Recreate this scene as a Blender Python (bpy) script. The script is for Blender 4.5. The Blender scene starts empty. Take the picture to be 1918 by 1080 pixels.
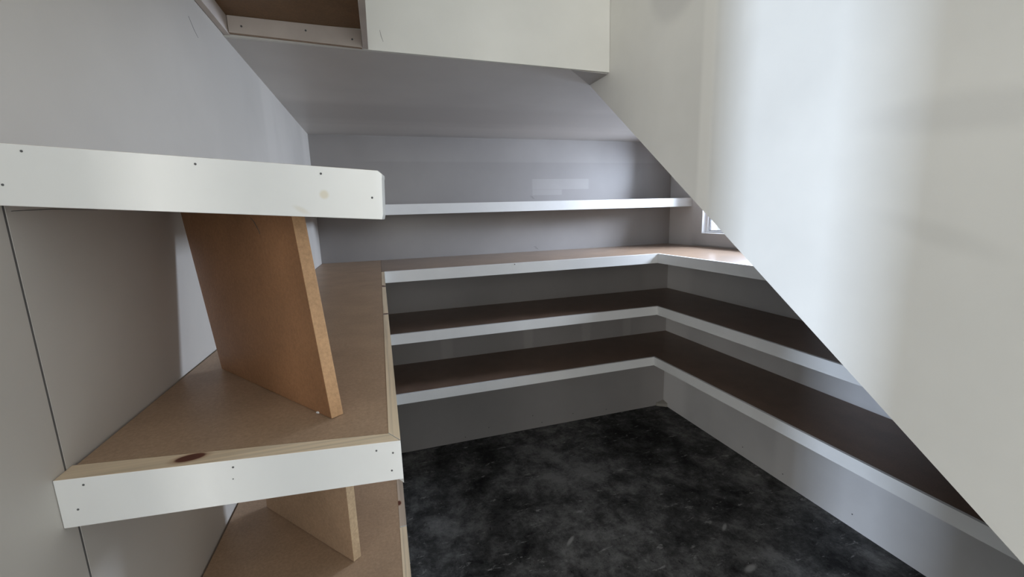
import bpy, bmesh, math, random
from mathutils import Matrix, Vector
random.seed(7)
S = bpy.context.scene
COL = S.collection

# ------------------------------------------------------------------ camera
cam_data = bpy.data.cameras.new('camera')
cam_data.sensor_fit = 'HORIZONTAL'
cam_data.sensor_width = 36.0
cam_data.lens = 14.7763
cam_data.clip_start = 0.02
cam = bpy.data.objects.new('camera', cam_data)
COL.objects.link(cam)
r = Vector((0.95414179, -0.29783414, -0.03013737))
d = Vector((-0.08065416, -0.15881346, -0.98400874))
f = Vector((0.28828518, 0.94131456, -0.17555212))
M = Matrix((( r.x, -d.x, -f.x, 0.0),
            ( r.y, -d.y, -f.y, 0.0),
            ( r.z, -d.z, -f.z, 1.55),
            ( 0, 0, 0, 1)))
cam.matrix_world = M
S.camera = cam

# ------------------------------------------------------------------ world, lights, exposure
world = bpy.data.worlds.new('sky')
S.world = world
world.use_nodes = True
bg = world.node_tree.nodes['Background']
bg.inputs[0].default_value = (0.86, 0.93, 1.0, 1)
bg.inputs[1].default_value = 2.0

def area(name, loc, target, sx, sy, power, colour):
    l = bpy.data.lights.new(name, 'AREA')
    l.shape = 'RECTANGLE'
    l.size, l.size_y = sx, sy
    l.energy = power
    l.color = colour
    o = bpy.data.objects.new(name, l)
    COL.objects.link(o)
    o.location = loc
    v = Vector(target) - Vector(loc)
    o.rotation_euler = v.to_track_quat('-Z', 'Y').to_euler()
    return o

# daylight through the openings of the place: big window behind the viewer,
# narrow window of the hall on the left, small window low in the pantry wall; plus an added fill
area('window_daylight_front', (0.22, -3.22, 1.9), (0.22, 0, 1.6), 1.15, 1.9, 46, (1.0, 0.97, 0.91))
area('fill_light_entry', (-1.95, -3.22, 1.75), (-1.95, 0, 1.70), 1.5, 2.1, 165, (1.0, 0.97, 0.915))  # unseen fill lamp, added at front left to brighten the stair-side wall
area('window_daylight_hall', (-3.32, -1.12, 1.45), (0.8, 0.69, 1.45), 0.32, 2.2, 300, (0.66, 0.79, 1.0))
area('window_daylight_pantry', (2.33, 1.97, 1.84), (1.98, 1.97, 1.33), 0.74, 0.46, 152, (0.70, 0.81, 1.0))

S.view_settings.view_transform = 'Standard'
S.view_settings.look = 'None'
S.view_settings.exposure = -0.78
S.view_settings.gamma = 1.0
S.view_settings.use_curve_mapping = False
S.cycles.diffuse_bounces = 6
S.cycles.max_bounces = 10
S.cycles.sample_clamp_indirect = 6.0

# ------------------------------------------------------------------ room constants (metres)
XL, XR, YB, ZC = -0.343, 2.068, 2.684, 2.020
XS = 0.802                                   # face of the stair-side wall
SL = 0.762                                   # slope of the stair soffit
YA = 1.536                                   # where the soffit reaches the ceiling
def soffit(y): return ZC + SL * (y - YA)

# ------------------------------------------------------------------ materials
def nodes(name):
    m = bpy.data.materials.new(name)
    m.use_nodes = True
    nt = m.node_tree
    return m, nt, nt.nodes['Principled BSDF']

def new(nt, kind, **kw):
    n = nt.nodes.new(kind)
    for k, v in kw.items():
        setattr(n, k, v)
    return n

def mathn(nt, op, a, b=None, clamp=False):
    n = new(nt, 'ShaderNodeMath', operation=op, use_clamp=clamp)
    for i, x in enumerate((a, b)):
        if x is None: continue
        if isinstance(x, (int, float)): n.inputs[i].default_value = x
        else: nt.links.new(x, n.inputs[i])
    return n.outputs[0]

def noise(nt, vec, scale, detail=3.0, rough=0.5, stretch=None, warp=0.0):
    if stretch:
        mp = new(nt, 'ShaderNodeMapping')
        mp.inputs['Scale'].default_value = stretch
        nt.links.new(vec, mp.inputs['Vector'])
        vec = mp.outputs[0]
    n = new(nt, 'ShaderNodeTexNoise')
    n.inputs['Scale'].default_value = scale
    n.inputs['Detail'].default_value = detail
    n.inputs['Roughness'].default_value = rough
    n.inputs['Distortion'].default_value = warp
    nt.links.new(vec, n.inputs['Vector'])
    return n.outputs['Fac']

def ramp(nt, fac, stops):
    n = new(nt, 'ShaderNodeValToRGB')
    el = n.color_ramp.elements
    while len(el) < len(stops): el.new(0.5)
    for e, (p, c) in zip(el, stops):
        e.position = p
        e.color = (*c, 1)
    nt.links.new(fac, n.inputs[0])
    return n.outputs[0]

def mix(nt, fac, a, b, kind='MIX'):
    n = new(nt, 'ShaderNodeMix', data_type='RGBA', blend_type=kind)
    for sock, x in ((n.inputs[0], fac), (n.inputs[6], a), (n.inputs[7], b)):
        if isinstance(x, (int, float)): sock.default_value = x
        elif isinstance(x, tuple): sock.default_value = (*x, 1)
        else: nt.links.new(x, sock)
    return n.outputs[2]

def smooth(nt, v, lo, hi):
    n = new(nt, 'ShaderNodeMapRange', interpolation_type='SMOOTHSTEP')
    n.inputs['From Min'].default_value = lo
    n.inputs['From Max'].default_value = hi
    nt.links.new(v, n.inputs['Value'])
    return n.outputs[0]

def spot(nt, vec, centre, radii, angle=(0, 0, 0), soft=0.5):
    """soft elliptical patch mask: 1 inside, 0 outside"""
    mp = new(nt, 'ShaderNodeMapping', vector_type='TEXTURE')
    mp.inputs['Location'].default_value = centre
    mp.inputs['Rotation'].default_value = angle
    mp.inputs['Scale'].default_value = radii
    nt.links.new(vec, mp.inputs['Vector'])
    ln = new(nt, 'ShaderNodeVectorMath', operation='LENGTH')
    nt.links.new(mp.outputs[0], ln.inputs[0])
    n = new(nt, 'ShaderNodeMapRange', interpolation_type='SMOOTHSTEP')
    n.inputs['From Min'].default_value = 1.0
    n.inputs['From Max'].default_value = 1.0 - soft
    nt.links.new(ln.outputs['Value'], n.inputs['Value'])
    return n.outputs[0]

def rect(nt, vec, centre, half, soft=0.1):
    mp = new(nt, 'ShaderNodeMapping', vector_type='TEXTURE')
    mp.inputs['Location'].default_value = centre
    mp.inputs['Scale'].default_value = half
    nt.links.new(vec, mp.inputs['Vector'])
    ab = new(nt, 'ShaderNodeVectorMath', operation='ABSOLUTE')
    nt.links.new(mp.outputs[0], ab.inputs[0])
    sp_ = new(nt, 'ShaderNodeSeparateXYZ')
    nt.links.new(ab.outputs[0], sp_.inputs[0])
    mx = mathn(nt, 'MAXIMUM', mathn(nt, 'MAXIMUM', sp_.outputs[0], sp_.outputs[1]), sp_.outputs[2])
    n = new(nt, 'ShaderNodeMapRange', interpolation_type='SMOOTHSTEP')
    n.inputs['From Min'].default_value = 1.0
    n.inputs['From Max'].default_value = 1.0 - soft
    nt.links.new(mx, n.inputs['Value'])
    return n.outputs[0]

def bump(nt, bsdf, h, strength, dist=0.001):
    b = new(nt, 'ShaderNodeBump')
    b.inputs['Strength'].default_value = strength
    b.inputs['Distance'].default_value = dist
    nt.links.new(h, b.inputs['Height'])
    nt.links.new(b.outputs[0], bsdf.inputs['Normal'])

def coords(nt):
    return new(nt, 'ShaderNodeTexCoord').outputs['Object']

def plaster(name, base, rough=0.5, patches=(), bands=None, spec=0.35):
    """skimmed and sanded plasterboard: cloudy tone, bands of compound and painted light, patches of tone"""
    m, nt, b = nodes(name)
    v = coords(nt)
    dark = tuple(c * 0.90 for c in base)
    lite = tuple(min(1, c * 1.05) for c in base)
    c = ramp(nt, noise(nt, v, 2.2, 4.0, 0.55), [(0.3, dark), (0.7, lite)])
    if bands:
        axis, places = bands
        sep = new(nt, 'ShaderNodeSeparateXYZ')
        nt.links.new(v, sep.inputs[0])
        for pos, half, gain in places:
            dd = mathn(nt, 'ABSOLUTE', mathn(nt, 'SUBTRACT', sep.outputs[axis], pos))
            k = smooth(nt, dd, half, half * 0.45)
            c = mix(nt, k, c, tuple(min(1, x * gain) for x in base))
    for centre, radii, angle, soft, tint in patches:
        k = rect(nt, v, centre, radii, soft) if angle is None else spot(nt, v, centre, radii, angle, soft)
        c = mix(nt, k, c, mix(nt, 1.0, c, tint, 'MULTIPLY'))
    nt.links.new(c, b.inputs['Base Color'])
    b.inputs['Roughness'].default_value = rough
    b.inputs['Specular IOR Level'].default_value = spec
    bump(nt, b, noise(nt, v, 260, 2.0), 0.10, 0.0006)
    return m

def mdf(name, base, rough=0.42):
    m, nt, b = nodes(name)
    v = coords(nt)
    n1 = noise(nt, v, 9, 4.0, 0.6)
    n2 = noise(nt, v, 190, 5.0, 0.8)
    c1 = ramp(nt, n1, [(0.3, tuple(c * 0.86 for c in base)), (0.72, tuple(c * 1.1 for c in base))])
    c2 = ramp(nt, n2, [(0.32, (0.80, 0.79, 0.78)), (0.68, (1.14, 1.14, 1.14))])
    c = mix(nt, 1.0, c1, c2, 'MULTIPLY')
    nt.links.new(c, b.inputs['Base Color'])
    b.inputs['Roughness'].default_value = rough
    b.inputs['Specular IOR Level'].default_value = 0.3
    bump(nt, b, n2, 0.08, 0.0005)
    return m

def pine(name, stretch, base=(0.73, 0.59, 0.415), knots=()):
    m, nt, b = nodes(name)
    v = coords(nt)
    g = noise(nt, v, 1.0, 5.0, 0.6, stretch)
    c = ramp(nt, g, [(0.30, tuple(x * 0.66 for x in base)), (0.48, base), (0.75, tuple(min(1, x * 1.16) for x in base))])
    for centre, radii, angle in knots:
        k = spot(nt, v, centre, tuple(x * 1.5 for x in radii), angle, 0.45)
        c = mix(nt, mathn(nt, 'MULTIPLY', k, 0.55), c, (0.33, 0.16, 0.075))
        k = spot(nt, v, centre, radii, angle, 0.25)
        c = mix(nt, k, c, (0.105, 0.032, 0.018))
    nt.links.new(c, b.inputs['Base Color'])
    b.inputs['Roughness'].default_value = 0.55
    bump(nt, b, g, 0.1, 0.0005)
    return m

def plain(name, col, rough=0.5, spec=0.4, vary=0.06, scale=14, patches=()):
    m, nt, b = nodes(name)
    v = coords(nt)
    c = ramp(nt, noise(nt, v, scale, 4.0), [(0.3, tuple(x * (1 - vary) for x in col)), (0.7, tuple(min(1, x * (1 + vary * 0.5)) for x in col))])
    for centre, radii, angle, soft, tint in patches:
        k = spot(nt, v, centre, radii, angle, soft)
        c = mix(nt, k, c, mix(nt, 1.0, c, tint, 'MULTIPLY'))
    nt.links.new(c, b.inputs['Base Color'])
    b.inputs['Roughness'].default_value = rough
    b.inputs['Specular IOR Level'].default_value = spec
    return m

WALL = (0.56, 0.545, 0.515)
M_wall_left = plaster('plaster_left', (0.54, 0.51, 0.465), 0.55, bands=(1, [(2.62, 0.22, 1.12), (1.75, 0.10, 1.05), (1.32, 0.16, 0.94)]))
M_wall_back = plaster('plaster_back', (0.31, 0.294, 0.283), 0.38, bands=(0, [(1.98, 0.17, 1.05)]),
    patches=[((1.19, YB, 1.735), (0.213, 0.3, 0.035), None, 0.06, (1.16, 1.16, 1.16)),  # sharp-edged paler rectangle
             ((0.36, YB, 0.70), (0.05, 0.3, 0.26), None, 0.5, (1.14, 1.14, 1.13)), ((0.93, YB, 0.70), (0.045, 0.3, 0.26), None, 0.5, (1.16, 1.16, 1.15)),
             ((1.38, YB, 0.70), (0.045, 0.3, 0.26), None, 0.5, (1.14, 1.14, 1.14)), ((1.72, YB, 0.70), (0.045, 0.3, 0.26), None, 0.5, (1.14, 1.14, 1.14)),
             ((1.09, YB, 1.682), (0.110, 0.3, 0.018), None, 0.08, (1.15, 1.15, 1.15)),  # smaller paler rectangle just below it
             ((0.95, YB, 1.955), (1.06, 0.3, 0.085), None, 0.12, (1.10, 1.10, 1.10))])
M_wall_right = plaster('plaster_right', (0.64, 0.63, 0.62), 0.36, bands=(1, [(2.56, 0.17, 1.12), (1.6, 0.10, 1.06)]))
M_stair = plaster('plaster_stair_side', (0.735, 0.73, 0.69), 0.5,
    bands=(1, [(0.915, 0.03, 1.08), (0.84, 0.03, 0.93)]),  # light streak and shadow strip painted into the wall colour
    patches=[((XS, 1.05, 2.16), (0.3, 0.13, 0.13), (0, 0, 0), 0.35, (0.86, 0.86, 0.87)),
             ((XS, 0.40, 1.672), (0.3, 0.20, 0.040), (0.10, 0, 0), 0.7, (0.91, 0.91, 0.915)),
             ((XS, 0.42, 1.50), (0.3, 0.12, 0.025), (0.35, 0, 0), 0.8, (0.93, 0.93, 0.93))])
M_bulkhead = plaster('plaster_bulkhead', (0.71, 0.705, 0.66), 0.55)
M_ceiling = plaster('plaster_ceiling', (0.58, 0.56, 0.535), 0.36, bands=(1, [(2.5, 0.16, 1.08), (2.12, 0.22, 0.89)]), spec=0.45)  # bands paint the ceiling's reflections as lighter and darker strips
M_hall = plaster('plaster_hall', (0.60, 0.59, 0.56), 0.6)
M_filler = plain('filler_compound', (0.30, 0.285, 0.25), 0.7)
M_white = plain('white_paint', (0.74, 0.74, 0.72), 0.42, 0.4, 0.035, 9)
M_white_top = plain('white_paint_marked', (0.76, 0.76, 0.735), 0.42, 0.4, 0.03, 9,
    patches=[((-0.052 + 0.343, 0.480 - 0.50, -0.045), (0.006, 0.02, 0.006), (0, 0, 0), 0.6, (0.90, 0.84, 0.72)),
             ((-0.075 + 0.343, 0.483 - 0.50, -0.060), (0.012, 0.02, 0.004), (0, 0.5, 0), 0.8, (0.93, 0.90, 0.84))])
M_raw_white = plain('thin_white_primer', (0.56, 0.50, 0.45), 0.55, 0.3, 0.10, 12)
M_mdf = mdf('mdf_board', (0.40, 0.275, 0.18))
M_mdf_shaded = mdf('mdf_board_shaded', (0.19, 0.122, 0.086), 0.34)  # same MDF darkened: shade inside the pantry put into the colour
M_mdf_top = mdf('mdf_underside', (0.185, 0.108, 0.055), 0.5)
M_batten_edge = mdf('batten_sawn_edge', (0.36, 0.27, 0.20), 0.6)
M_facet_shade = plaster('ceiling_facet_shade', (0.44, 0.425, 0.41), 0.5)  # darker ceiling tone that paints in the shade of the corner triangle
M_mdf_half_shaded = mdf('mdf_board_half_shaded', (0.27, 0.187, 0.13), 0.28)  # same MDF, partly darkened with shade in its colour
M_mdf_orange = mdf('mdf_offcut', (0.31, 0.16, 0.08), 0.5)
M_mdf_edge = mdf('mdf_sawn_edge', (0.52, 0.315, 0.165), 0.6)
M_mdf_pale = mdf('mdf_pale_edge', (0.50, 0.37, 0.235), 0.6)
M_nail = plain('nail_steel', (0.10, 0.10, 0.10), 0.5)
M_pencil = plain('pencil_line', (0.13, 0.125, 0.12), 0.8, 0.1)
M_frame = plain('window_frame_white', (0.88, 0.88, 0.88), 0.4, vary=0.01)
M_bead = plain('glazing_bead_grey', (0.45, 0.45, 0.46), 0.5)

m, nt, b = nodes('stained_concrete')
v = coords(nt)
big = noise(nt, v, 1.5, 3.0, 0.55)
mid = noise(nt, v, 6.0, 8.0, 0.78, warp=0.25)
fine = noise(nt, v, 30.0, 6.0, 0.8)
sm = mathn(nt, 'ADD', mathn(nt, 'ADD', mathn(nt, 'MULTIPLY', big, 0.36), mathn(nt, 'MULTIPLY', mid, 0.42)), mathn(nt, 'MULTIPLY', fine, 0.22))
c = ramp(nt, sm, [(0.41, (0.010, 0.010, 0.010)), (0.49, (0.065, 0.0645, 0.063)), (0.59, (0.20, 0.198, 0.192))])
scuff = noise(nt, v, 10.0, 8.0, 0.74, (1.0, 2.6, 1.0), 0.3)
c = mix(nt, smooth(nt, scuff, 0.585, 0.66), c, (0.27, 0.267, 0.258))
dark = noise(nt, v, 21.0, 5.0, 0.7, (2.4, 1.0, 1.0))
c = mix(nt, smooth(nt, dark, 0.60, 0.70), c, (0.014, 0.014, 0.014))
for (px_, py_, ra, rb, an) in ((1.62, 1.08, 0.030, 0.016, 0.5), (1.55, 1.02, 0.022, 0.012, 0.9), (1.70, 0.98, 0.028, 0.014, 0.3), (1.42, 1.22, 0.05, 0.02, 0.2),
                               (1.50, 1.45, 0.04, 0.012, 0.6), (1.35, 0.95, 0.05, 0.03, 1.2), (0.55, 1.35, 0.06, 0.015, 0.4), (0.75, 1.62, 0.05, 0.013, 0.7)):
    c = mix(nt, mathn(nt, 'MULTIPLY', spot(nt, v, (px_, py_, 0.0), (ra, rb, 0.3), (0, 0, an), 0.7), 0.85), c, (0.36, 0.355, 0.34))
sp = noise(nt, v, 75.0, 2.0, 0.5)
c = mix(nt, smooth(nt, sp, 0.74, 0.78), c, (0.42, 0.415, 0.40))
nt.links.new(c, b.inputs['Base Color'])
b.inputs['Roughness'].default_value = 0.6
b.inputs['Specular IOR Level'].default_value = 0.25
bump(nt, b, fine, 0.15, 0.002)
M_floor = m

m, nt, b = nodes('window_glass')
out = nt.nodes['Material Output']
tr = new(nt, 'ShaderNodeBsdfTransparent')
gl = new(nt, 'ShaderNodeBsdfGlossy')
gl.inputs['Roughness'].default_value = 0.02
fr = new(nt, 'ShaderNodeFresnel')
fr.inputs['IOR'].default_value = 1.3
ms = new(nt, 'ShaderNodeMixShader')
nt.links.new(fr.outputs[0], ms.inputs[0])
nt.links.new(tr.outputs[0], ms.inputs[1])
nt.links.new(gl.outputs[0], ms.inputs[2])
nt.links.new(ms.outputs[0], out.inputs[0])
M_glass = m

# ------------------------------------------------------------------ mesh helpers
def bm_box(bm, x0, x1, y0, y1, z0, z1):
    vs = [bm.verts.new(p) for p in ((x0, y0, z0), (x1, y0, z0), (x1, y1, z0), (x0, y1, z0),
                                    (x0, y0, z1), (x1, y0, z1), (x1, y1, z1), (x0, y1, z1))]
    for q in ((3, 2, 1, 0), (4, 5, 6, 7), (0, 1, 5, 4), (1, 2, 6, 5), (2, 3, 7, 6), (3, 0, 4, 7)):
        bm.faces.new([vs[i] for i in q])

def bm_hexa(bm, low, high):
    """prism between two matching loops of points"""
    a = [bm.verts.new(p) for p in low]
    b_ = [bm.verts.new(p) for p in high]
    n = len(a)
    bm.faces.new(list(reversed(a)))
    bm.faces.new(b_)
    for i in range(n):
        j = (i + 1) % n
        bm.faces.new((a[i], a[j], b_[j], b_[i]))

def finish(name, bm, mats, parent=None, base=(0, 0, 0), bevel=0.0, top_mat=None, pick=None):
    bmesh.ops.recalc_face_normals(bm, faces=bm.faces)
    if bevel:
        bmesh.ops.bevel(bm, geom=list(bm.edges), offset=bevel, segments=2, profile=0.6, affect='EDGES', clamp_overlap=True)
    bmesh.ops.translate(bm, verts=bm.verts, vec=-Vector(base))
    bm.normal_update()
    if pick:
        for fc in bm.faces:
            fc.material_index = pick(fc)
    me = bpy.data.meshes.new(name)
    bm.to_mesh(me)
    bm.free()
    for mm in (mats if isinstance(mats, (list, tuple)) else [mats]):
        me.materials.append(mm)
    o = bpy.data.objects.new(name, me)
    COL.objects.link(o)
    if parent is not None:
        o.parent = parent
    return o

def box(name, x0, x1, y0, y1, z0, z1, mats, parent=None, base=(0, 0, 0), bevel=0.0, pick=None):
    bm = bmesh.new()
    bm_box(bm, x0, x1, y0, y1, z0, z1)
    return finish(name, bm, mats, parent, base, bevel, pick=pick)

def prism_plan(name, pts, z0, z1, mats, parent=None, base=(0, 0, 0), bevel=0.0, pick=None):
    """plan polygon extruded; z0/z1 numbers or one per corner"""
    bm = bmesh.new()
    n = len(pts)
    lo = z0 if isinstance(z0, (list, tuple)) else [z0] * n
    hi = z1 if isinstance(z1, (list, tuple)) else [z1] * n
    bm_hexa(bm, [(p[0], p[1], z) for p, z in zip(pts, lo)], [(p[0], p[1], z) for p, z in zip(pts, hi)])
    return finish(name, bm, mats, parent, base, bevel, pick=pick)

def prism_side(name, yz, x0, x1, mats, parent=None, base=(0, 0, 0), bevel=0.0):
    bm = bmesh.new()
    bm_hexa(bm, [(x0, y, z) for y, z in yz], [(x1, y, z) for y, z in yz])
    return finish(name, bm, mats, parent, base, bevel)

def structure(o):
    o['kind'] = 'structure'
    return o

def thing(name, loc, label, cat, group=None):
    o = bpy.data.objects.new(name, None)
    o.empty_display_size = 0.05
    COL.objects.link(o)
    o.location = loc
    o['label'] = label
    o['category'] = cat
    if group: o['group'] = group
    return o

def top_is_pine(fc):
    return 1 if fc.normal.z > 0.8 else 0

# shared nail mesh: a small dished head with a dark burr
def nail_mesh():
    bm = bmesh.new()
    rings = [(0.0016, 0.0), (0.0015, 0.0006), (0.0010, 0.0009)]
    n = 10
    loops = []
    for rad, h in rings:
        loops.append([bm.verts.new((rad * math.cos(2 * math.pi * k / n), -h, rad * math.sin(2 * math.pi * k / n))) for k in range(n)])
    for a, b_ in zip(loops, loops[1:]):
        for k in range(n):
            bm.faces.new((a[k], a[(k + 1) % n], b_[(k + 1) % n], b_[k]))
    c_ = bm.verts.new((0, -0.0004, 0))
    for k in range(n):
        bm.faces.new((loops[-1][k], loops[-1][(k + 1) % n], c_))
    bmesh.ops.recalc_face_normals(bm, faces=bm.faces)
    me = bpy.data.meshes.new('nail')
    bm.to_mesh(me)
    bm.free()
    me.materials.append(M_nail)
    return me
NAIL = nail_mesh()

def nail(parent, base, p, rz=0.0, s=1.0):
    o = bpy.data.objects.new('nail', NAIL)
    s *= 0.72
    COL.objects.link(o)
    o.parent = parent
    o.location = Vector(p) - Vector(base)
    o.rotation_euler = (0, 0, rz)
    o.scale = (s, s, s)
    return o

def ribbon(name, pts, width, nrm, mat, parent, base=(0, 0, 0)):
    """thin raised line drawn on a surface, pts in world space"""
    bm = bmesh.new()
    nrm = Vector(nrm)
    rows = []
    for i, p in enumerate(pts):
        p = Vector(p)
        t = (Vector(pts[min(i + 1, len(pts) - 1)]) - Vector(pts[max(i - 1, 0)])).normalized()
        s = t.cross(nrm).normalized() * width * 0.5 * (0.5 if i in (0, len(pts) - 1) else 1.0)
        rows.append([bm.verts.new(q) for q in (p - s, p - s + nrm * 0.0004, p + s + nrm * 0.0004, p + s)])
    for a, b_ in zip(rows, rows[1:]):
        for k in range(4):
            bm.faces.new((a[k], a[(k + 1) % 4], b_[(k + 1) % 4], b_[k]))
    bm.faces.new(rows[0])
    bm.faces.new(list(reversed(rows[-1])))
    return finish(name, bm, mat, parent, base)

# ================================================================== THE SETTING
structure(box('floor', -3.5, XR + 0.12, -3.3, YB + 0.12, -0.12, 0.0, M_floor))

# left wall: backing and two plasterboard sheets meeting in an open joint
wl = structure(box('wall_left', -0.445, XL - 0.0125, 0.29, YB + 0.1, 0.0, 4.2, M_wall_left))
box('plaster_sheet', XL - 0.0125, XL, 0.291, 0.5352, 0.0, 4.2, M_wall_left, wl)
box('plaster_sheet', XL - 0.0125, XL, 0.5388, YB, 0.0, 4.2, M_wall_left, wl)
box('joint_backing', XL - 0.0125, XL - 0.0006, 0.5352, 0.5388, 0.0, 4.2, M_pencil, wl)
ribbon('pencil_line', [(XL, 0.545, 1.567), (XL, 0.60, 1.570), (XL, 0.68, 1.5705)], 0.0009, (1, 0, 0), M_pencil, wl)
ribbon('scratch', [(XL, 1.108, 1.972), (XL, 1.128, 1.955), (XL, 1.147, 1.945)], 0.0012, (1, 0, 0), M_pencil, wl)

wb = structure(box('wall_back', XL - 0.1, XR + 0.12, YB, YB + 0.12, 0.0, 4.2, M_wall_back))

# right wall with the low window opening
WY0, WY1, WZ0, WZ1 = 1.62, 2.343, 1.379, 1.97
bm = bmesh.new()
X0, X1 = XR, XR + 0.12
bm_box(bm, X0, X1, -3.3, WY0, 0, 4.2)
bm_box(bm, X0, X1, WY1, YB, 0, 4.2)
bm_box(bm, X0, X1, WY0, WY1, 0, WZ0)
bm_box(bm, X0, X1, WY0, WY1, WZ1, 4.2)
wr = structure(finish('wall_right', bm, M_wall_right))

# lining sheet round the window, held just clear of the shelf
bm = bmesh.new()
LX0, LX1 = XR - 0.007, XR - 0.0005
LY0, LY1, LZ0, LZ1 = 1.45, 2.436, 1.302, 2.005
bm_box(bm, LX0, LX1, LY0, WY0, LZ0, LZ1)
bm_box(bm, LX0, LX1, WY1, LY1, LZ0, LZ1)
bm_box(bm, LX0, LX1, WY0, WY1, LZ0, WZ0)
bm_box(bm, LX0, LX1, WY0, WY1, WZ1, LZ1)
finish('lining_sheet', bm, M_wall_right, wr)

# window: frame of four members, glazing bead, one pane
w1 = bpy.data.objects.new('window_1', None)
COL.objects.link(w1)
w1.location = (XR, (WY0 + WY1) / 2, WZ0)
w1['kind'] = 'structure'
wbse = w1.location.copy()
def rim(name, x0, x1, w, inset, mat, bev):
    a0, a1, c0, c1 = WY0 + inset, WY1 - inset, WZ0 + inset, WZ1 - inset
    for q in ((a0, a0 + w, c0, c1), (a1 - w, a1, c0, c1), (a0 + w, a1 - w, c0, c0 + w), (a0 + w, a1 - w, c1 - w, c1)):
        box(name, x0, x1, *q, mat, w1, wbse, bev)
rim('window_lining', XR - 0.0075, XR + 0.026, 0.004, 0.0005, M_frame, 0.0005)
rim('window_frame', XR + 0.0265, XR + 0.075, 0.016, 0.0005, M_frame, 0.0015)
rim('glazing_bead', XR + 0.040, XR + 0.054, 0.006, 0.017, M_bead, 0.001)
box('pane', XR + 0.055, XR + 0.060, WY0 + 0.0168, WY1 - 0.0168, WZ0 + 0.0168, WZ1 - 0.0168, M_glass, w1, wbse)

# wall above the ceiling edge (bulkhead) - very slightly out of square
BK = [(XL, 1.3385), (XS - 0.001, 1.3875), (XS - 0.001, 1.3995), (XL, 1.3505)]
wk = structure(prism_plan('wall_bulkhead', BK, ZC, 4.2, M_bulkhead))
ribbon('scratch', [(0.045, 1.355, 2.075), (0.047, 1.355, 2.06), (0.052, 1.3554, 2.045)], 0.0012, (0.062, -1, 0), M_pencil, wk)

# stair-side wall: free sloping lower edge that climbs away from the viewer
ps = [(YA, ZC), (-1.115, 0.0), (-1.6, 0.0), (-1.6, 4.2), (YA, 4.2)]
structure(prism_side('wall_stair_side', ps, XS, XS + 0.09, M_stair))

# ceiling of the pantry and sloping soffit of the flight
ceil = structure(prism_plan('ceiling', [(XL, 1.3515), (XS, 1.4005), (XS, YA), (XR, YA), (XR, YB), (XL, YB)], ZC, ZC + 0.16, M_ceiling))
prism_plan('corner_shade_facet', [(0.655, 1.389), (0.8015, 1.398), (0.8015, YA - 0.002)], [ZC - 0.0004, ZC - 0.003, ZC - 0.0008], ZC + 0.0, M_facet_shade, ceil)
structure(prism_side('ceiling', [(YA, ZC), (-1.115, 0.0), (-1.30, 0.0), (YA, ZC + 0.15)], XS + 0.092, XR, M_ceiling))

# the hall the picture is taken from
bm = bmesh.new()
bm_box(bm, -3.5, -0.445, 0.29, 0.39, 0, 4.2)
structure(finish('wall_hall', bm, M_hall))
bm = bmesh.new()
bm_box(bm, -0.445, -0.343, -0.36, 0.02, 0, 4.2)  # pier added out of view to cut the near edge of the hall light
structure(finish('light_block_pier', bm, M_hall))
bm = bmesh.new()                              # wall behind the viewer, with its window opening and one added for the fill lamp
for xa, xb in ((-3.5, -2.75), (-1.15, -0.38), (0.82, XR)):
    bm_box(bm, xa, xb, -3.3, -3.2, 0, 4.2)
bm_box(bm, -2.75, -1.15, -3.3, -3.2, 0, 0.65)
bm_box(bm, -2.75, -1.15, -3.3, -3.2, 2.85, 4.2)
bm_box(bm, -0.38, 0.82, -3.3, -3.2, 0, 0.9)
bm_box(bm, -0.38, 0.82, -3.3, -3.2, 2.9, 4.2)
structure(finish('wall_front', bm, M_hall))
bm = bmesh.new()                              # far hall wall with a narrow window opening
bm_box(bm, -3.5, -3.4, -3.2, -1.36, 0, 4.2)
bm_box(bm, -3.5, -3.4, -0.88, 0.29, 0, 4.2)
bm_box(bm, -3.5, -3.4, -1.36, -0.88, 0, 0.32)
bm_box(bm, -3.5, -3.4, -1.36, -0.88, 2.58, 4.2)
structure(finish('wall_far', bm, M_hall))
structure(box('ceiling', -3.5, XR + 0.12, -3.3, YB + 0.12, 4.2, 4.32, M_hall))

# filler left in the floor corner and along the bottom of the boards
prism_plan('corner_filler', [(XR - 0.07, YB - 0.012), (XR - 0.012, YB - 0.055), (XR - 0.001, YB - 0.055), (XR - 0.001, YB - 0.001), (XR - 0.07, YB - 0.001)],
           0.0, [0.018, 0.02, 0.03, 0.04, 0.025], M_filler, wb, bevel=0.003)
for (x, z) in ((0.45, 0.03), (0.62, 0.07), (0.95, 0.10), (1.02, 0.035), (1.27, 0.06), (1.55, 0.045)):
    nail(wb, (0, 0, 0), (x, YB, z), 0, 3.2)
for (y, z) in ((1.62, 0.05), (1.25, 0.07), (1.9, 0.06)):
    nail(wr, (0, 0, 0), (XR, y, z), -math.pi / 2, 2.8)
# pencilled set-out ticks on the back wall
for (x, z) in ((0.965, 1.650), (0.985, 1.315)):
    for k in range(3):
        ribbon('pencil_tick', [(x + k * 0.006, YB, z + 0.010 - k * 0.007), (x + 0.013 + k * 0.006, YB, z + 0.009 - k * 0.007), (x + 0.02 + k * 0.006, YB, z + 0.004 - k * 0.007)],
               0.0016, (0, -1, 0), M_pencil, wb)

# ================================================================== THE SHELVES
T = 0.016            # MDF thickness
FH = 0.055           # fascia height
FT = 0.013           # fascia thickness
XE = 0.003           # front edge of the left-hand runs

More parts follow.
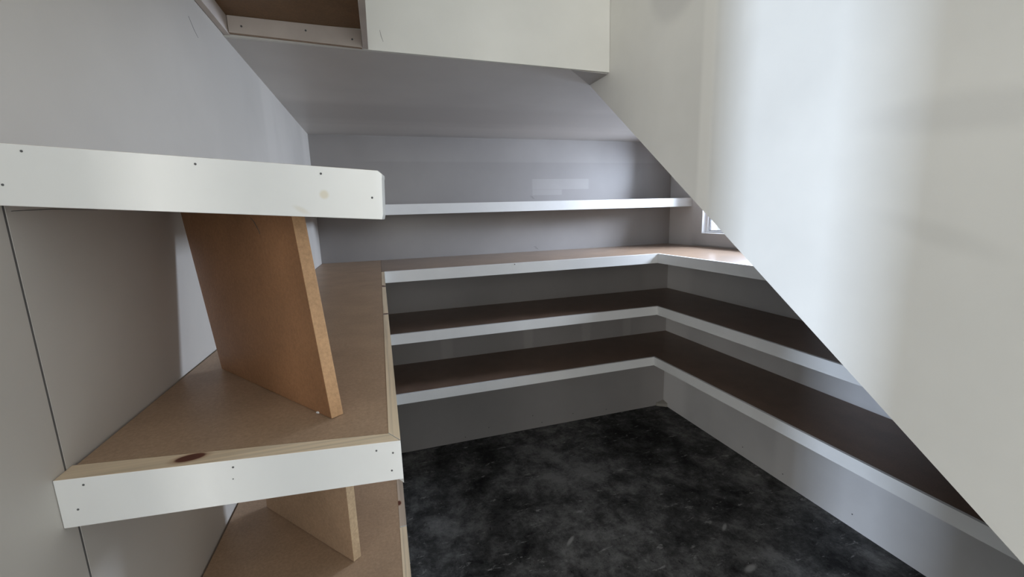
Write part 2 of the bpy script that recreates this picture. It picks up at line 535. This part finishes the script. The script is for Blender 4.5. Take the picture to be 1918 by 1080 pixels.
def shelf_level(z, bd, rd, y_end, label, deck):
    """U-shaped fixed shelf: left run, back run, right run, each a board with a white fascia"""
    base = (XL, YB, z)
    t = thing('corner_shelf', base, label, 'shelf', None)
    yf = YB - bd
    xr = XR - rd
    G = 0.0008
    # boards
    left = [(XL + 0.0045, 0.5465), (XE - FT, 0.4955), (XE - FT, YB - 0.001), (XL + 0.0045, YB - 0.001)]
    prism_plan('shelf_board', left, z - T, z, M_mdf, t, base)
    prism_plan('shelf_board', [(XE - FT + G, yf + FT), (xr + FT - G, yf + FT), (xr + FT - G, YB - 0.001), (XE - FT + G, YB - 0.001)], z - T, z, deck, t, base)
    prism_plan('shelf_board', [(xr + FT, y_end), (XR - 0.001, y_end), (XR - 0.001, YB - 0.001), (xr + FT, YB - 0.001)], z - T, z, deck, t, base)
    # fascias of back and right runs
    prism_plan('fascia', [(XE + G, yf), (xr, yf), (xr + FT, yf + FT), (XE + G, yf + FT)], z - FH, z, M_white, t, base)
    prism_plan('fascia', [(xr, y_end), (xr + FT, y_end), (xr + FT, yf + FT), (xr, yf)], z - FH, z, M_white, t, base)
    return t, base, yf, xr

def left_fascias(t, base, z, ends, cuts, pine_long, pine_front):
    """raw pine top edge, white painted face; the long run can be in several lengths"""
    for (y0, y1), mt in zip(cuts, pine_long):
        first = y0 < 0.6
        pts = [(XE - FT, y0 + (0.0235 if first else 0.0012)), (XE, y0 + 0.0012), (XE, y1 - 0.0012), (XE - FT, y1 - 0.0012)]
        prism_plan('fascia', pts, z - FH, z + 0.0004, [M_white, mt], t, base, pick=top_is_pine)
    fr = [(XL + 0.0005, 0.5165), (XE, 0.4725), (XE - FT, 0.4945), (XL + 0.0005, 0.5460)]
    zb = [z - FH, z - 0.049, z - 0.049, z - FH]
    prism_plan('fascia', fr, zb, z + 0.0004, [M_white, pine_front], t, base, pick=top_is_pine, bevel=0.0006)

shelf3_base = (XL, YB, 1.293)
b3 = Vector(shelf3_base)
def loc3(p): return tuple(Vector(p) - b3)
PINE3 = pine('pine_edge', (90, 1.6, 90), knots=[(loc3((-0.004, 1.646, 1.293)), (0.009, 0.022, 0.02), (0, 0, 0.2)), (loc3((-0.004, 1.159, 1.293)), (0.010, 0.009, 0.02), (0, 0, 0.2))])
PINE3F = pine('pine_edge_front', (1.6, 110, 110), knots=[(loc3((-0.222, 0.5175, 1.293)), (0.0165, 0.0085, 0.02), (0, 0, 0.12))])

# --- shelf at waist height (the one with the raw pine edges)
s3, bs3, yf3, xr3 = shelf_level(1.293, 0.590, 0.527, 0.66, 'chest-height wraparound MDF shelf with knotty raw pine edge, carrying the leaning board', M_mdf_half_shaded)
left_fascias(s3, bs3, 1.293, None, [(0.4725, 1.155), (1.155, 1.640), (1.640, yf3)], [PINE3, PINE3, PINE3], PINE3F)
ang = math.atan2(0.4725 - 0.5165, XE - XL)
def on_front(x): return 0.5165 + (x - XL) * (0.4725 - 0.5165) / (XE - XL)
for x, z in ((-0.3165, 1.2852), (-0.3262, 1.2581), (-0.1752, 1.2849), (-0.177, 1.2709), (-0.0247, 1.2841), (-0.0066, 1.2789), (-0.0095, 1.2566)):
    nail(s3, bs3, (x, on_front(x), z), ang, 0.62 if (x, z) == (-0.177, 1.2709) else 1.0)
nail(s3, bs3, (0.66, yf3, 1.287), 0, 2.6)

# --- the two lower levels
b2 = Vector((XL, YB, 0.953))
PINE2 = pine('pine_edge_low', (90, 1.6, 90), knots=[(tuple(Vector((-0.0135, 0.838, 0.953)) - b2), (0.0045, 0.007, 0.02), (0, 0, 0))])
PINE2W = pine('pine_edge_greyed', (60, 1.2, 60), (0.50, 0.40, 0.31), knots=[(tuple(Vector((-0.0085, 0.838, 0.953)) - b2), (0.0050, 0.008, 0.02), (0, 0, 0))])
s2, bs2, yf2, xr2 = shelf_level(0.953, 0.500, 0.455, 0.20, 'wraparound brown MDF shelf next above the lowest one, carrying the pale-edged lower divider', M_mdf_shaded)
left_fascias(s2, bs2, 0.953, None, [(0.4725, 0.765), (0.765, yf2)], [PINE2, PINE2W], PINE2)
s1, bs1, yf1, xr1 = shelf_level(0.614, 0.481, 0.4525, -0.25, 'lowest wraparound MDF shelf with white edging just above the black concrete floor', M_mdf_shaded)
left_fascias(s1, bs1, 0.614, None, [(0.4725, yf1)], [PINE2], PINE2)

# --- eye-level shelf: left run (a little out of level) and shallow back run
zb4 = 1.619
bs4 = (XL, 0.50, 1.62)
s4 = thing('corner_shelf', bs4, 'eye-level white-edged shelf running along the left wall and across the back wall', 'shelf')
yf4 = 2.450
prism_plan('shelf_board', [(XL + 0.001, 0.543), (XE - FT, 0.496), (XE - FT, YB - 0.001), (XL + 0.001, YB - 0.001)],
           [1.6135, 1.584, 1.602, 1.602], [1.629, 1.599, 1.618, 1.618], M_mdf, s4, bs4)
prism_plan('shelf_board', [(XE + 0.001, yf4 + FT), (XR - 0.001, yf4 + FT), (XR - 0.001, YB - 0.001), (XE + 0.001, YB - 0.001)], 1.602, 1.618, M_mdf_shaded, s4, bs4)
prism_plan('fascia', [(XE + 0.0008, yf4), (XR - 0.001, yf4), (XR - 0.001, yf4 + FT), (XE + 0.0008, yf4 + FT)], 1.562, [1.619] * 4, M_white, s4, bs4)
prism_plan('fascia', [(XE - FT, 0.496), (XE, 0.496), (XE, yf4 + FT), (XE - FT, yf4 + FT)], [1.552, 1.552, 1.564, 1.564], [1.598, 1.598, 1.619, 1.619], [M_white, PINE3], s4, bs4, pick=top_is_pine)
# front fascia with a chipped top corner at its free end
P0, P1 = Vector((XL - 0.0, 0.5165, 0)), Vector((0.0065, 0.4726, 0))
dirv = (P1 - P0).normalized()
nv = Vector((-dirv.y, dirv.x, 0))
L = (P1 - P0).length
out2 = [(0.0, 1.5721), (L - 0.0035, 1.5478), (L - 0.0022, 1.5530), (L - 0.0005, 1.590), (L, 1.5915), (L, 1.5945), (L - 0.004, 1.5982), (0.0, 1.6283)]
bm = bmesh.new()
q = [P0 + dirv * s + Vector((0, 0, z)) for s, z in out2]
bm_hexa(bm, [tuple(p) for p in q], [tuple(p + nv * 0.024) for p in q])
finish('fascia', bm, [M_white_top, PINE3F], s4, bs4, bevel=0.0007, pick=top_is_pine)
for x, z in ((-0.3049, 1.6191), (-0.1658, 1.6064), (-0.053, 1.5958), (-0.0052, 1.5707), (-0.3251, 1.5897)):
    s_ = (x - P0.x) / dirv.x
    nail(s4, bs4, P0 + dirv * s_ + Vector((0, 0, z)), math.atan2(dirv.y, dirv.x), 1.0)

# --- top shelf seen from below: board, battens, edge fascia
bs5 = (XL, 1.335, 2.022)
s5 = thing('wall_shelf', bs5, 'highest shelf, seen from below, brown underside and nailed battens left of the white bulkhead', 'shelf')
Y5 = 0.50
def y_bulk(x): return 1.3385 + (x - XL) * (1.3875 - 1.3385) / (XS - 0.001 - XL)
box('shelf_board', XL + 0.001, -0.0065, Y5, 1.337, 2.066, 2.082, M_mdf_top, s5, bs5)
prism_plan('batten', [(XL + 0.016, 1.3245), (-0.0065, 1.3390), (-0.0065, 1.3520), (XL + 0.016, 1.3375)], [2.025, 2.019, 2.019, 2.025], 2.0655, [M_raw_white, M_batten_edge], s5, bs5, bevel=0.0008, pick=lambda fc: 1 if fc.normal.z < -0.7 else 0)
prism_plan('batten', [(XL + 0.001, Y5), (XL + 0.015, Y5), (XL + 0.015, 1.337), (XL + 0.001, 1.337)], 2.0225, 2.0655, M_raw_white, s5, bs5, bevel=0.0012)
prism_plan('fascia', [(-0.0055, Y5), (0.0095, Y5), (0.0095, 1.3515), (-0.0055, 1.3505)], 2.0205, 2.078, M_raw_white, s5, bs5, bevel=0.0006)
for x, z in ((-0.297, 2.042), (-0.147, 2.048), (-0.031, 2.038)):
    nail(s5, bs5, (x, 1.3245 + (x - XL - 0.016) * 0.0451, z), 0.045, 2.2)

# ================================================================== LOOSE BOARDS
def mdf_board(name, bottom, top, z0, z1s, thick, label, face_mat, edge_mat, base):
    """upright offcut between two plan lines: bottom (front, back) and top (front, back)"""
    t = thing(name, base, label, 'board')
    (fx, fy), (bx, by) = bottom
    (tfx, tfy), (tbx, tby) = top
    dv = Vector((bx - fx, by - fy, 0)).normalized()
    n = Vector((-dv.y, dv.x, 0))
    if n.x < 0: n = -n
    lo = [Vector((fx, fy, z0)), Vector((bx, by, z0))]
    hi = [Vector((tfx, tfy, z1s[0])), Vector((tbx, tby, z1s[1]))]
    bm = bmesh.new()
    a = [lo[0], lo[1], lo[1] + n * thick, lo[0] + n * thick]
    b_ = [hi[0], hi[1], hi[1] + n * thick, hi[0] + n * thick]
    bm_hexa(bm, [tuple(p) for p in a], [tuple(p) for p in b_])
    def pk(fc): return 0 if abs(fc.normal.dot(n)) > 0.7 else 1
    finish('panel', bm, [face_mat, edge_mat], t, base, bevel=0.0008, pick=pk)
    return t, n

bd, n_ = mdf_board('divider_board', ((-0.080, 0.559), (-0.289, 0.836)), ((-0.1075, 0.594), (-0.3395, 0.900)), 1.2936,
                   (1.592, 1.610), 0.017, 'orange-brown MDF board leaning askew on the pine-edged shelf under the eye-level one', M_mdf_orange, M_mdf_edge, (-0.08, 0.559, 1.2936))
# saw nick and pencil curl near its top
def on_panel(s, h):
    """point on the near face: s along the bottom line (m), h up"""
    k = h / 0.305
    fx, fy = -0.080 - 0.0275 * k, 0.559 + 0.035 * k
    dv = Vector((-0.602, 0.798, 0))
    p = Vector((fx, fy, 1.2936 + h)) + dv * s
    return p - n_ * 0.0002
ribbon('pencil_curl', [on_panel(0.113, 0.262), on_panel(0.105, 0.256), on_panel(0.098, 0.247), on_panel(0.094, 0.239)], 0.0011, -n_, M_pencil, bd, (-0.08, 0.559, 1.2936))

mdf_board('divider_board', ((-0.091, 0.704), (-0.276, 0.919)), ((-0.091, 0.704), (-0.276, 0.919)), 0.9540,
          (1.2765, 1.2765), 0.0155, 'upright MDF divider with pale sawn edge on the lower shelf at bottom left', M_mdf, M_mdf_pale, (-0.091, 0.704, 0.954))

# crumb of white filler lying on the shelf by the leaning board
bm = bmesh.new()
bmesh.ops.create_icosphere(bm, subdivisions=2, radius=0.003)
for vtx in bm.verts:
    k = 1 + 0.22 * math.sin(vtx.co.x * 1900) * math.cos(vtx.co.y * 1500)
    vtx.co = Vector((vtx.co.x * 1.35 * k, vtx.co.y * 0.95 * k, max(vtx.co.z, -0.0016) * 0.55))
o = finish('filler_crumb', bm, M_white, None)
o.location = (-0.098, 0.585, 1.2943)
o['label'] = 'tiny white crumb of filler lying beside the foot of the leaning board'
o['category'] = 'crumb'
